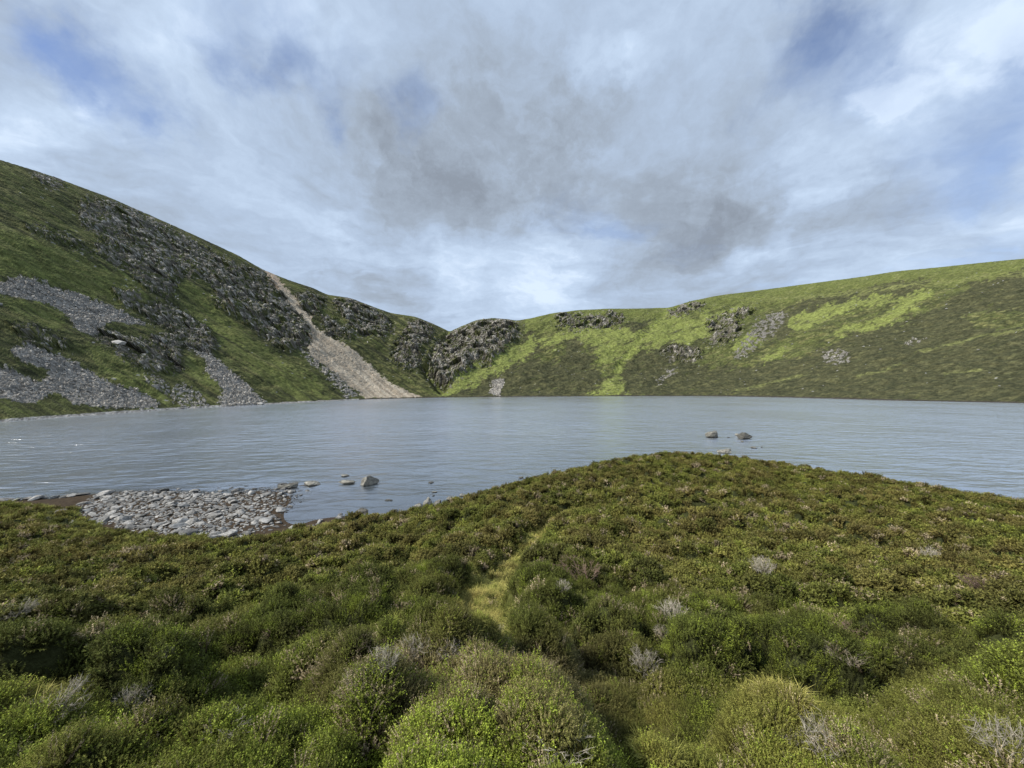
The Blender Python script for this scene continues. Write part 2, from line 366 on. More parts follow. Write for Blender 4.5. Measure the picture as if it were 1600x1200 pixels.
# ---- displacement
nrm = np.stack([np.zeros_like(X), -np.ones_like(X)*.75, np.ones_like(X)*.66], -1)
fade = np.clip(uu*12, 0, 1)*np.clip((1.0-uu)*6, .12, 1); fade = np.where(uu < 0, 0, fade)
disp = 9.0*fbm2(X/75, z/95+Y/160, 4, 3)*fade+3.6*fbm2(X/22, Y/26+z/30, 4, 31, .6)*fade
disp += samp(blur(poly(CRAGS[11][1]), 14), .3)*6*fade
disp -= samp(blur(line([(703,518),(682,548),(664,577),(690,606)], 6), 5), .3)*9*fade
disp -= samp(blur(line([(968,572),(992,543),(1030,500),(1042,484)], 5), 5), .3)*1.6*fade
disp += m_crag*1.6*fade
flat = base.reshape(-1, 3)
crg = ((m_crag > .02) & (REG > -1)).ravel(); cr = np.zeros(flat.shape[0]); cid = np.full(flat.shape[0], .5)
pts = flat[crg]; q = pts.copy(); ang = .28; q[:, 0], q[:, 2] = pts[:, 0]*math.cos(ang)-pts[:, 2]*math.sin(ang), pts[:, 0]*math.sin(ang)+pts[:, 2]*math.cos(ang)
f1, b1, e1 = facets(q, (13, 14, 22), 1, 1.6); f2, b2, e2 = facets(q, (3.2, 5, 9.), 21, 1.4); f3, b3, e3 = facets(q, (2.2, 2.4, 1.5), 41)
cr[crg] = 5.2*f1+1.7*f2+.55*f3-.8*(e2 < .06)
cid[crg] = .22*b1+.45*b2+.55*b3-.12
cr = cr.reshape(nr, nc)*np.interp(PX, [0, 200, 420], [.5, .6, 1.]); cid = cid.reshape(nr, nc)
disp += cr*np.clip(m_crag*1.6, 0, 1)*np.clip(fade*1.5, .12, 1)
# tussocks, stones
px_size = dep/F*1.2
tus_f, _, tus_id, _, _ = worley2(X/1.9, (Y+z)/2.2, 7)
disp += (.35-tus_f)*np.where(uu < 0, 0, .55)
st = (is_scree[REG] | is_pink[REG]); stm = st.ravel()
s1, sb, se = facets(flat[stm], (1.4, 1.4, 1.1), 61); sv = np.zeros(flat.shape[0]); sv[stm] = s1*np.where(is_pink[REG].ravel()[stm], .2, .6); sid = np.full(flat.shape[0], .5); sid[stm] = sb
disp += sv.reshape(nr, nc); sid = sid.reshape(nr, nc)
V = base+nrm*disp[..., None]

# ---- colours (what the ground is)
def c3(*v): return np.array(v)
n_big = fbm2(X/38, (Y+z)/38, 4, 101, .6); n_mid = fbm2(X/9, (Y*.6+z*1.2)/7, 4, 131, .65)
diag = fbm2((PX+1.7*PY*np.where(PX < 690, -1, .35))/60, (PY+np.where(PX < 690, -.62, .28)*PX)/5.0, 4, 151, .62)
gr = c3(.086,.100,.026); gd = c3(.050,.056,.020); ht = c3(.042,.045,.021); hb = c3(.074,.072,.031); br = c3(.165,.190,.042); ol = c3(.118,.116,.038)
blot = fbm2((PX+1.3*PY*np.where(PX < 690, -1, .5))/22, (PY+np.where(PX < 690, -.6, .3)*PX)/7.5, 6, 171, .72)
def lerp(a, b, t): return a+(b-a)*np.clip(t, 0, 1)[..., None]
C = lerp(gr+0*X[..., None], gd, .5+1.6*n_big+1.3*diag)
C = lerp(C, ht, sstep(.02, .20, blot)*np.where(PX < 690, .85, .6))
C = lerp(C, ol, sstep(.0, .35, n_mid+.6*diag))
upper = sstep(.55, .95, uu)*(PX > 820)
C = lerp(C, c3(.120,.140,.030), upper*.75)
C = lerp(C, lerp(ht+0*C, hb, .45+1.5*n_mid+.8*diag), sstep(.32, .62, heath+1.9*blot*(heath > .03)+np.where((PX > 1150), .14, -.02)*(heath > .3)))
C = lerp(C, br, sstep(.2, .95, bright-2.0*blot*(bright > .03))*np.where(PX < 690, .45, .92))
C = lerp(C, np.where((PX < 1060)[..., None], c3(.175,.205,.040), c3(.140,.150,.045)), lines*sstep(-.2, .05, n_mid+.6*blot)*.85)
blot2 = fbm2((PX+1.4*PY*np.where(PX < 690, -1, .5))/15, (PY+np.where(PX < 690, -.6, .28)*PX)/4.6, 5, 371, .75)
C = lerp(C, c3(.034,.037,.018), sstep(.05, .17, blot2+.5*blot)*np.where(PX < 690, .72, np.where(PX > 1150, .34, .5))*np.where(uu > .8, .65, 1)*(1-.75*np.clip(bright+lines, 0, 1)))
C = lerp(C, c3(.150,.152,.055), sstep(.13, .26, -blot2+.3*n_mid)*np.where(heath > .5, .22, .55))
C *= np.where(PX < 690, .90, 1.04)[..., None]*(1+.6*(tus_id-.5))[..., None]; lum = C.mean(-1, keepdims=True); C = lum+(C-lum)*.88
# thin stony speckle in all turf near crags
near_crag = samp(blur(is_crag[reg], 16))
spk = (hf(np.floor(X/1.1), np.floor((Y+z)/1.3), 5) < .05*near_crag+.0015)
C = np.where(spk[..., None], c3(.25,.245,.23), C)
rockc = lerp(c3(.090,.082,.064)+0*C, c3(.245,.225,.188), sstep(.25, .95, cid+.35*n_mid))
rockc = lerp(rockc, c3(.46,.43,.38), sstep(.74, .92, cid+.2*n_mid)*.8)
rockc = lerp(rockc, c3(.060,.068,.024), sstep(.06, .16, fbm2(PX/7, PY/5, 4, 331, .7)+.3*tl)*.9)
C = np.where(is_crag[REG][..., None], rockc, C)
scrc = lerp(c3(.155,.144,.126)+0*C, c3(.35,.33,.295), sid+.3*n_mid)
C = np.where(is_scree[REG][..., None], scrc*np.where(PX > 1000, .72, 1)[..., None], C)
pkc = lerp(c3(.29,.245,.185)+0*C, c3(.47,.41,.32), sid*.6+1.6*fbm2((PX-1.25*PY)/7, PY/70, 3, 9)+.2*n_mid)
pkc = lerp(pkc, c3(.36,.28,.21), sstep(470, 430, PY)*.6)
C = np.where(is_pink[REG][..., None], pkc, C)
fr = (z < .9+.5*n_mid) & (uu >= 0)
C = np.where((fr & (PX < 560))[..., None], lerp(c3(.12,.115,.105)+0*C, c3(.36,.35,.33), hf(np.floor(X/.8), np.floor(Y/.8), 9)), C)
C = np.where((fr & (PX >= 560))[..., None], c3(.05,.045,.035), C)
C = np.where((uu < 0)[..., None], c3(.05,.042,.030), C)
Vf = V.reshape(-1, 3); Cf = C.reshape(-1, 3); FC = grid_faces(nr, nc)
fr_reg = REG.ravel()[FC[:, 0]]
# tiny leftovers of a region stay with the turf mesh
v_, f_, c_ = submesh(Vf, FC[fr_reg == 0], Cf)
hill = add('hillside', mesh_np('hillside', v_, f_, c_), M_HILL, kind='structure', label='steep green and heathery hillside ringing the loch')
for i, (cls, lab) in enumerate(names):
    sel = FC[fr_reg == i+1]
    if len(sel) < 3: continue
    v_, f_, c_ = submesh(Vf, sel, Cf)
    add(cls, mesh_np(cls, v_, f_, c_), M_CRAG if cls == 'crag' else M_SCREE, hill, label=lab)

# ================================================================== NEAR GROUND: the moraine
CTRL = []   # (px, depth, z)
def cp(px, *dz):
    for d, zz in dz: CTRL.append((px, d, zz))
cp(-350, (1.2,10.35),(2.2,10.1),(3.4,9.3),(6,8.0),(14,4.5),(24,1.9),(33,.6),(36,.25),(40,-.5),(60,-2.5),(110,-5))
cp(0,   (1.2,10.35),(2.2,10.2),(3.3,9.35),(6,8.05),(9,6.9),(14,4.75),(25,1.8),(35,.65),(39,.30),(42,-.3),(55,-1.7),(110,-5))
cp(200, (1.2,10.35),(2.3,10.15),(3.3,9.35),(6,8.0),(9,6.7),(14,4.5),(21,2.6),(27,1.0),(31,.32),(36,.22),(43,.12),(47,-.35),(58,-1.8),(110,-5))
cp(360, (1.2,10.35),(2.2,10.1),(2.9,9.15),(3.6,9.0),(5.5,8.25),(9,6.75),(14,4.7),(22,2.4),(29,.40),(34,.18),(42,.10),(46,-.25),(56,-1.6),(110,-5))
cp(425, (30,.28),(33,.10),(37,.05),(42,.04),(46,-.1),(49,-.5))
cp(470, (2.2,10.05),(3.1,9.3),(6,8.2),(14,5.0),(24,2.2),(30,.7),(33,.05),(36,-.05),(42,-.04),(47,-.4),(58,-1.9))
cp(560, (1.2,10.3),(2.5,10.12),(3.2,9.6),(6,8.35),(14,5.1),(24,2.3),(29,1.3),(34.5,.35),(37,-.25),(45,-.5),(60,-2.3),(110,-5))
cp(700, (2.6,10.2),(3.4,9.6),(4.8,9.0),(7,8.1),(14,5.4),(24,3.1),(32,1.5),(38,.40),(41,-.4),(60,-2.5))
cp(760, (1.2,10.3),(2.6,10.25),(3.3,9.75),(4.8,8.95),(7,8.05),(12,6.5),(18,4.7),(26,3.6),(34,2.2),(42,.2),(46,-.6),(110,-5))
cp(850, (2.6,10.2),(4,9.3),(7,8.1),(12,6.55),(18,5.0),(26,3.8),(37,2.75),(46,.9),(51,-.6))
cp(960, (1.2,10.3),(2.4,10.05),(3.2,9.2),(5,8.5),(9,7.1),(14,5.6),(20,4.5),(30,3.65),(44,2.95),(55,.8),(62,-1.))
cp(1070,(1.2,10.3),(2.6,9.8),(4,8.95),(6.3,7.95),(9,6.9),(13,5.65),(19,4.3),(26,3.6),(36,3.05),(48,3.0),(58,1.2),(66,-1.),(110,-5))
cp(1220,(2.7,9.85),(4,8.95),(9,6.9),(19,4.2),(28,3.05),(45,2.1),(56,.3),(62,-1.2))
cp(1400,(1.2,10.3),(2.7,9.8),(4,8.95),(6.5,7.8),(9.5,6.6),(13.5,5.4),(19.5,4.05),(28,2.8),(40,1.45),(50,-.2),(58,-1.5),(110,-5))
cp(1600,(1.2,10.35),(2.4,10.0),(4,8.95),(6.5,7.75),(13.5,5.3),(20,3.85),(28,2.2),(38,.47),(42,-.4),(56,-2),(110,-5))
cp(1950,(1.2,10.35),(2.4,10.1),(4,9.1),(8,7.2),(14,5.0),(22,2.8),(33,.5),(37,-.4),(52,-2),(110,-5))
CT = np.array(CTRL)
def coords(px, d): return np.stack([(px-800)/420., np.log(d)*1.5], -1)
def tps_fit(Pc, v, lam=2e-4):
    n = len(Pc); r = np.linalg.norm(Pc[:, None]-Pc[None], axis=-1); K = np.where(r > 0, r*r*np.log(r+1e-12), 0)+lam*np.eye(n)
    Q = np.c_[np.ones(n), Pc]; A = np.block([[K, Q], [Q.T, np.zeros((3, 3))]])
    return np.linalg.solve(A, np.r_[v, 0, 0, 0])
PC = coords(CT[:, 0], CT[:, 1]); WT = tps_fit(PC, CT[:, 2])
def ground(x, y):
    """bare moraine height"""
    shp = np.shape(x); x = np.ravel(x).astype(float); y = np.ravel(y).astype(float)
    d = np.maximum(y, 1.0); px = np.clip(800+F*x/d, -450, 2050); d = np.minimum(np.maximum(d, np.abs(x)*.30), 120)
    q = coords(px, d); out = np.empty(len(x))
    for s in range(0, len(x), 50000):
        r = np.linalg.norm(q[s:s+50000, None]-PC[None], axis=-1)
        out[s:s+50000] = (np.where(r > 0, r*r*np.log(r+1e-12), 0)@WT[:-3])+WT[-3]+q[s:s+50000]@WT[-2:]
    t = sstep(.6, 1.5, y); out = out*t+10.35*(1-t)
    return out.reshape(shp)
def to_px(x, y, z): return 800+F*x/np.maximum(y, .3), HZ-F*(z-CZ)/np.maximum(y, .3)
def dist_line(px, py, pts):
    b = np.full(np.shape(px), 1e9)
    for (xa, ya), (xb, yb) in zip(pts[:-1], pts[1:]):
        dx, dy = xb-xa, yb-ya; t = np.clip(((px-xa)*dx+(py-ya)*dy)/(dx*dx+dy*dy), 0, 1); b = np.minimum(b, np.hypot(px-xa-t*dx, py-ya-t*dy))
    return b
def inpoly(px, py, pts):
    ins = np.zeros(np.shape(px), bool); n = len(pts)
    for i in range(n):
        xa, ya = pts[i]; xb, yb = pts[(i+1) % n]
        if ya == yb: continue
        ins ^= ((ya > py) != (yb > py)) & (px < (xb-xa)*(py-ya)/(yb-ya)+xa)
    return ins
# ground points found once from the photo: the little path, the ditch, the spit of stones (world coordinates)
def on_ground(px, py):
    ds = np.geomspace(1.2, 70, 900); xs = (px-800)/F*ds; g = ground(xs, ds); row = HZ-F*(g-CZ)/ds
    i = np.argmax(row < py) if (row < py).any() else len(ds)-1
    return xs[i], ds[i], g[i]
def wline(pts): return [on_ground(*p)[:2] for p in pts]
PATH = wline([(690,1000),(722,975),(742,945),(752,915),(775,890),(800,865),(828,842),(838,826),(866,806),(905,790)])
DITCH = wline([(205,935),(250,912),(330,882)])
SPITP = [(118,800),(150,775),(180,768),(330,758),(400,757),(470,750),(500,757),(470,775),(445,800),(425,822),(375,845),(330,838),(240,838),(170,820),(135,815)]
SPIT = [(((a-800)/F)*(11.85*F/(b-HZ)), 11.85*F/(b-HZ)) for a, b in SPITP]
FEAT = [(-.15,2.15,.85,.42,.06),(.95,2.75,.38,.45,-.42),(-1.95,2.85,.45,.40,-.42),(2.95,3.3,.55,.35,-.40),(1.75,2.75,.50,.30,.06),(.75,1.95,.28,.35,-.24),(3.2,2.5,.5,.4,.30),(-1.1,3.4,.7,.5,.18),(1.9,4.2,.6,.5,.2),(-4.2,3.6,.8,.5,.15),
        (-9.,13.5,1.6,.9,.55),(-7.4,15.2,1.2,.6,-.45),(-4.5,24,2.4,.5,-.5),(-5.,26,2.6,.7,.5),(-1.9,6.2,.8,.7,.25),(3.4,6.0,.9,.6,.2)]
def veg_mask(x, y, g):
    m = sstep(.22, .55, g+.12*fbm2(x/1.3, y/1.3, 3, 8))
    return m*np.where(inpoly(x, y, SPIT), 0., 1.)
def canopy(x, y):
    g = ground(x, y); vm = veg_mask(x, y, g)
    wq = .30*fbm2(x/.8, y/.8, 3, 2); f, fs, idc, _, _ = worley2(x/1.15+wq, y/1.15+wq, 3); f2, fs2, id2, _, _ = worley2(x/.47+wq, y/.47-wq, 13)
    dome = sstep(.0, .42, fs-f)*(1-.45*f*f); dome2 = sstep(0, .4, fs2-f2)*(1-.5*f2*f2)
    pth = np.minimum(sstep(.45, .92, dist_line(x, y, PATH)+.25*fbm2(x*1.3, y*1.3, 2, 4)), sstep(.2, .6, dist_line(x, y, DITCH)))
    near = sstep(1.5, 4.5, np.hypot(x, y))
    h = (.62*(.30+1.0*idc)*dome*(.34+.66*near)+.20*dome2*(.3+1.1*id2)+.20*fbm2(x/3.2, y/3.2, 3, 66)*near)*(.32+.68*pth)-.16*(1-pth)
    for a, b, ra, rb, hh_ in FEAT: h = h+hh_*np.exp(-(((x-a)/ra)**2+((y-b)/rb)**2))
    return g+(h-.42-.0*sstep(8, 22, np.hypot(x, y)))*vm, g, vm, pth
def ring(th):
    rr = np.concatenate([np.linspace(.05, 1.0, 8)[:-1], np.geomspace(1.0, 75, 430), np.geomspace(78, 140, 12)])
    return rr
th = np.concatenate([np.linspace(-2.6, -1.02, 70)[:-1], np.arctan(np.linspace(-1.62, 1.62, 620)), np.linspace(1.02, 2.6, 70)[1:]])
rr = ring(0); TH, RR = np.meshgrid(th, rr); gxw = RR*np.sin(TH); gyw = RR*np.cos(TH)
zcan, zg, vmk, pthm = canopy(gxw, gyw)
gc = np.where((zg > .45)[..., None], c3(.034,.038,.014), c3(.050,.036,.023))
gc = lerp(gc, c3(.105,.110,.028), (1-pthm)*vmk)
gc = lerp(gc, c3(.045,.050,.042), sstep(-.2, -1.2, zg))
m, t = mat_new('peat and moss'); at = t.n('ShaderNodeAttribute', attribute_name='col'); pos = t.n('ShaderNodeNewGeometry').outputs['Position']
a = t.noise(pos, 3.0, 6, .65); b = t.noise(pos, 22.0, 4, .6)
finish(t, t.vm('SCALE', at.outputs['Color'], scale=t.math('ADD', t.rng(a, .3, .7, .55, 1.5, False), t.rng(b, .3, .7, -.3, .3, False))), .95, bump(t, t.math('ADD', a, b), .8, .05), .1)
moraine = add('moraine', mesh_np('moraine', np.stack([gxw, gyw, zcan], -1).reshape(-1, 3), grid_faces(*gxw.shape), gc.reshape(-1, 3), True), m, kind='structure', label='heather covered moraine in front of the loch')

# ---- lake bed and water
m, t = mat_new('loch bed'); finish(t, (.022,.026,.022,1), .95)
bed = add('loch_bed', mesh_np('loch_bed', [(-900,20,-7),(900,20,-7),(900,900,-7),(-900,900,-7)], [(0,1,2,3)]), m, kind='structure')
wth = np.arctan(np.concatenate([np.linspace(-4.5, -1.5, 60)[:-1], np.linspace(-1.5, 1.5, 330), np.linspace(1.5, 4.5, 60)[1:]]))
wd = np.concatenate([np.geomspace(22, 90, 260), np.geomspace(92, 640, 60)])
WTH, WD = np.meshgrid(np.tan(wth), wd); wxx = WTH*WD; 
depth = np.where(WD < 118, -ground(wxx, np.minimum(WD, 119)), 6.).clip(0, 7); depth = np.where(WD > 60, np.maximum(depth, (WD-60)*.12), depth)
me = mesh_np('loch', np.stack([wxx, WD, 0*WD], -1).reshape(-1, 3), grid_faces(*WD.shape), None, True)
da = me.attributes.new('depth', 'FLOAT', 'POINT'); da.data.foreach_set('value', depth.ravel().astype(np.float32))
m, t = mat_new('loch water')
pos = t.n('ShaderNodeNewGeometry').outputs['Position']
dep_a = t.n('ShaderNodeAttribute', attribute_name='depth').outputs['Fac']
mp = t.n('ShaderNodeMapping'); mp.inputs['Rotation'].default_value = (0, 0, R(-24)); mp.inputs['Scale'].default_value = (.42, 1.0, 1); t.put(mp.inputs[0], pos)
wv = mp.outputs[0]
wind = t.rng(t.noise(pos, .022, 4, .6), .35, .65, .45, 1.25)
h1 = t.noise(wv, .55, 3, .5, .4); h2 = t.noise(wv, 3.1, 4, .6, .4); h3 = t.noise(wv, .23, 2, .5)
hh = t.math('ADD', t.math('ADD', t.math('MULTIPLY', h1, 1.35), t.math('MULTIPLY', h2, .14)), t.math('MULTIPLY', h3, .75))
calm = t.rng(dep_a, 0.0, .9, .22, 1.0)
hh = t.math('MULTIPLY', hh, t.math('MULTIPLY', wind, calm))
nb = bump(t, hh, 1.0, .66)
fres = t.n('ShaderNodeFresnel'); fres.inputs[0].default_value = 1.45; t.put(fres.inputs['Normal'], bump(t, hh, .60, .42))
gl = t.n('ShaderNodeBsdfGlossy'); gl.inputs['Roughness'].default_value = .25; gl.inputs['Color'].default_value = (.97,.98,1,1); t.put(gl.inputs['Normal'], nb)
tr = t.n('ShaderNodeBsdfTransparent'); tr.inputs[0].default_value = (.86,.84,.78,1)
df = t.n('ShaderNodeBsdfDiffuse'); df.inputs[0].default_value = (.058,.082,.095,1)
body = t.n('ShaderNodeMixShader'); t.put(body.inputs[0], t.math('SUBTRACT', 1.0, t.math('EXPONENT', t.math('MULTIPLY', dep_a, -1.1)), clamp=True)); t.put(body.inputs[1], tr.outputs[0]); t.put(body.inputs[2], df.outputs[0])
ms = t.n('ShaderNodeMixShader'); t.put(ms.inputs[0], t.math('MINIMUM', t.math('MULTIPLY_ADD', fres.outputs[0], 1.95, .10), .97)); t.put(ms.inputs[1], body.outputs[0]); t.put(ms.inputs[2], gl.outputs[0])
o = t.n('ShaderNodeOutputMaterial'); t.put(o.inputs[0], ms.outputs[0])
loch = add('loch', me, m, kind='structure', label='wind rippled grey blue loch')

# ================================================================== STONES
def rock_mesh(name, seed, sub=2, flat=.6, cuts=9):
    rg = np.random.default_rng(seed)
    import bmesh
    bm = bmesh.new(); bmesh.ops.create_icosphere(bm, subdivisions=sub, radius=1.0)
    v = np.array([q.co[:] for q in bm.verts])
    v += .16*np.stack([fbm2(v[:, 0]*1.3+seed, v[:, 1]*1.3+v[:, 2], 2, 3+i) for i in range(3)], 1)
    for _ in range(cuts):
        n = rg.normal(size=3); n /= np.linalg.norm(n); lim = rg.uniform(.42, .78)
        s = v@n; v = np.where((s > lim)[:, None], v-np.outer(s-lim, n)*.94, v)
    v *= rg.uniform(.8, 1.25, 3)*np.array([1.1, .9, flat])
    v += .03*rg.normal(size=v.shape)*(1 if sub > 2 else .6)
    v /= np.abs(v[:, :2]).max()
    for q, c in zip(bm.verts, v): q.co = c
    me = bpy.data.meshes.new(name); bm.to_mesh(me); bm.free(); return me
def stone_mat(name, lo, hi, lich):
    m, t = mat_new(name); pos = t.n('ShaderNodeNewGeometry').outputs['Position']
    oi = t.n('ShaderNodeObjectInfo').outputs['Random']
    a = t.noise(pos, 2.3, 6, .7); b = t.noise(pos, 9, 4, .6)
    c = t.mix(t.rng(a, .3, .7), (*lo, 1), (*hi, 1)); c = t.mix(t.rng(b, .56, .68), c, (*lich, 1))
    c = t.vm('SCALE', c, scale=t.rng(oi, 0, 1, .5, 1.35, False))
    sp = t.n('ShaderNodeSeparateXYZ'); t.put(sp.inputs[0], pos)
    wet = t.rng(t.math('ADD', sp.outputs[2], t.math('MULTIPLY', t.math('SUBTRACT', b, .5), .12)), .05, .14, .30, 1.0)   # wet band at the waterline
    finish(t, t.vm('SCALE', c, scale=wet), t.rng(wet, .3, 1, .35, .9, False), bump(t, t.math('ADD', a, b), .6, .06), .3); return m
M_STONE = stone_mat('grey schist', (.13,.125,.115), (.32,.31,.29), (.44,.43,.40))
M_DARKST = stone_mat('lichened boulder', (.08,.076,.064), (.22,.21,.18), (.40,.39,.33))
ROCKS = [rock_mesh('shore_stone', 100+i, 2, random.uniform(.38, .7)) for i in range(12)]
for r_ in ROCKS: r_.materials.append(M_STONE)
BIG = [rock_mesh('boulder', 300+i, 3, f, 11) for i, f in enumerate((.62, .34, .36, .7, .5, .45, .3, .55))]
for r_ in BIG: r_.materials.append(M_DARKST)
def stone(name, me, x, y, zb, s, rz, label, group=None, cat='stone', sc=(1, 1, 1), tilt=0):
    o = bpy.data.objects.new(name, me); COL.objects.link(o); o.location = (x, y, zb); o.scale = (s*sc[0], s*sc[1], s*sc[2])
    o.rotation_euler = (random.uniform(-tilt, tilt), random.uniform(-tilt, tilt), rz)
    o['label'] = label; o['category'] = cat
    if group: o['group'] = group
    return o
def water_pt(px, py): d = CZ*F/(py-HZ); return (px-800)/F*d, d
# boulders standing out of the loch
for px, py, wpx, i, zs, rz, lab in [
    (1112,683,12,3,.85,.3,'big blocky lichened boulder standing tall out of the loch beyond the knoll'),
    (1163,685.5,12,1,1.2,.5,'long low boulder with pale top and black wet foot in the loch'),
    (1151,680.5,3.2,3,1.0,1.2,'small dark rock touching the end of the long low boulder'),
    (1133,707.5,11,4,.9,.15,'peaked dark wedge of rock in the loch just off the knoll'),
    (1178,700,5.5,6,.7,.2,'thin dark rock barely breaking the water beyond the peaked rock'),
    (1190,699,1.8,3,.7,0,'tiny dark rock tip next to the thin dark rock'),
    (1138.5,684,2.6,6,.9,.4,'tiny dark rock between the blocky boulder and the long low boulder'),
    (1160,690.5,2.4,3,.7,.4,'tiny dark rock below the long low boulder'),
    (546,756,15,5,.8,.2,'broad pale boulder in a pair off the stone spit'),
    (579,757,13,0,.95,.9,'rounded boulder with dark hollow side in the pair off the stone spit'),
    (540,744,7,6,.7,.1,'thin dark slab just behind the pair of boulders'),
    (452,762,15,4,.8,.6,'dark peaked rock at the tip of the stone spit'),
    (489,757.5,13,6,.8,.3,'low line of flat rock beyond the tip of the spit'),
    (607,782,6,1,.5,.1,'flat pale stone alone in the calm shallows'),
    (680,769.5,6,5,.7,.5,'dark round stone in the shallows off the heather bank'),
    (674,754.5,5,6,.7,.2,'thin flat stone awash beyond the dark round stone'),
    (677,775,2.2,3,.6,.2,'tiny stone between the dark round stone and the bank'),
    (815,747,5.5,5,.9,.5,'dark stone in the water at the crest of the heather bank')]:
    x, y = water_pt(px, py); s = 1.12*wpx*y/F
    stone('boulder', BIG[i], x, y, s*zs*.24, s, rz, lab, cat='boulder' if s > .8 else 'stone', sc=(1, .8, zs))
for px, py, wpx, i, zs, lab in [
    (566,806,11,3,1.2,'upright grey rock at the edge of the heather by the shallows'),
    (584,812,8,4,1.2,'pointed grey rock beside the upright rock at the water edge'),
    (600,808,7,5,1.0,'round grey rock right of the pointed rock at the water edge'),
    (616,806,6,0,1.0,'small dark rock ending the row at the edge of the bank'),
    (655,793,11,1,1.1,'flat pale rock on the bank edge beside a jagged dark rock'),
    (669,787,14,4,1.1,'jagged dark rock heaped on the bank edge'),
    (684,790,8,0,1.2,'squat brown rock behind the jagged dark rock'),
    (702,781,12,5,.9,'smooth rounded boulder half in the heather bank'),
    (722,775,7,1,1.0,'small dark slab where the heather bank meets the water'),
    (648,800,9,1,.8,'low pale slab under the bank edge')]:
    x, y = water_pt(px, py); s = wpx*y/F; g = float(ground(np.array([x]), np.array([y]))[0])
    stone('boulder', BIG[i], x, y, max(g, 0)+s*.22, s, random.uniform(0, 3), lab, cat='boulder', sc=(1, .85, zs))
x, y, g = on_ground(1068, 714)
stone('boulder', BIG[4], x, y, float(canopy(np.array([x]), np.array([y]))[0][0])+.10, 1.15, .2, 'grey lichened boulder capping the crest of the heather knoll', cat='boulder')
for px, py, wpx, i, lab in [(103,800,14,3,'grey boulder in the grass patch beside the stone spit'),(77,809,11,1,'flat dark stone in the grass by the shore'),(362,889,6,0,'pale grey stone in the heather above the ditch'),(262,883,7,1,'flat pale stone in the heather below the spit'),(112,817,14,4,'low grey boulder at the edge of the spit and the grass')]:
    x, y, g = on_ground(px, py); s = wpx*y/F
    zc_ = float(canopy(np.array([x]), np.array([y]))[0][0]); stone('boulder', BIG[i], x, y, zc_+s*.18, s, random.uniform(0, 3), lab, cat='stone')
# the spit: 300 stones one by one, the small ones between them as stuff
cand = []
bx = [p[0] for p in SPIT]; by = [p[1] for p in SPIT]
placed = []
rgs = np.random.default_rng(5)
QX = rgs.uniform(min(bx), max(bx), 14000); QY = rgs.uniform(min(by), max(by), 14000); QS = .15+.50*rgs.random(14000)**3.2
QS[::60] = rgs.uniform(.6, .85, len(QS[::60]))
okq = inpoly(QX+1.5*fbm2(QX/1.7, QY/1.7, 3, 71), QY+2.2*fbm2(QX/1.7, QY/1.7, 3, 72), SPIT)
for x, y, s in zip(QX[okq], QY[okq], QS[okq]):
    if len(placed) >= 1000: break
    px = 800+F*x/y
    thin = sstep(330, 420, np.array([px]))[0]*sstep(46.5, 44, np.array([y]))[0]
    if rgs.random() < thin*.72: continue
    if any((x-a)**2+(y-b)**2 < (.62*(s+c))**2 for a, b, c in placed): continue
    placed.append((x, y, s))
for x, y in [water_pt(p, q) for p, q in [(8,783),(30,782),(48,780),(70,778),(90,777),(104,776),(118,774),(135,772),(18,781),(60,780)]]: placed.append((x, y-.2, .45+.25*rgs.random()))
placed.sort(key=lambda q: -q[2]/q[1])
gs = ground(np.array([p[0] for p in placed]), np.array([p[1] for p in placed]))
for i, (x, y, s) in enumerate(placed[:300]):
    pxs = 800+F*x/y; big = 'broad' if s > .38 else 'small'
    if pxs < 125: lab, grp = 'pale stone in the row along the grassy shore beside the spit', 'stones along the grassy shore'
    elif gs[i] < .07: lab, grp = '%s stone lying in wet brown mud at the open end of the spit' % big, '%s stones on the wet mud of the spit' % big
    elif y < 34.5: lab, grp = '%s angular grey stone of the spit close to the heather edge' % big, '%s stones of the spit near the heather' % big
    else: lab, grp = '%s angular grey stone of the spit on its lake side' % big, '%s stones of the spit on the lake side' % big
    stone('shore_stone', ROCKS[i % 12], x, y, max(gs[i], -.25)+.16*s, s, rgs.uniform(0, 6.28), lab, grp, sc=(1.15, .95, .8+.35*rgs.random()), tilt=.28)

for k_ in range(34):
    px = rgs.uniform(425, 800); ds = np.linspace(28, 52, 400); gg = ground((px-800)/F*ds, ds); j = int(np.argmax(gg < .12)); d_ = ds[j]+rgs.normal(.1, .45); s = rgs.uniform(.14, .38)
    x = (px-800)/F*d_; g0 = float(ground(np.array([x]), np.array([d_]))[0])
    stone('shore_stone', ROCKS[k_ % 12], x, d_, max(g0, -.15)+.2*s, s, rgs.uniform(0, 6.28), 'small rock in the loose row along the foot of the heather bank', 'rocks along the foot of the heather bank', sc=(1.1, .9, 1.1), tilt=.3)
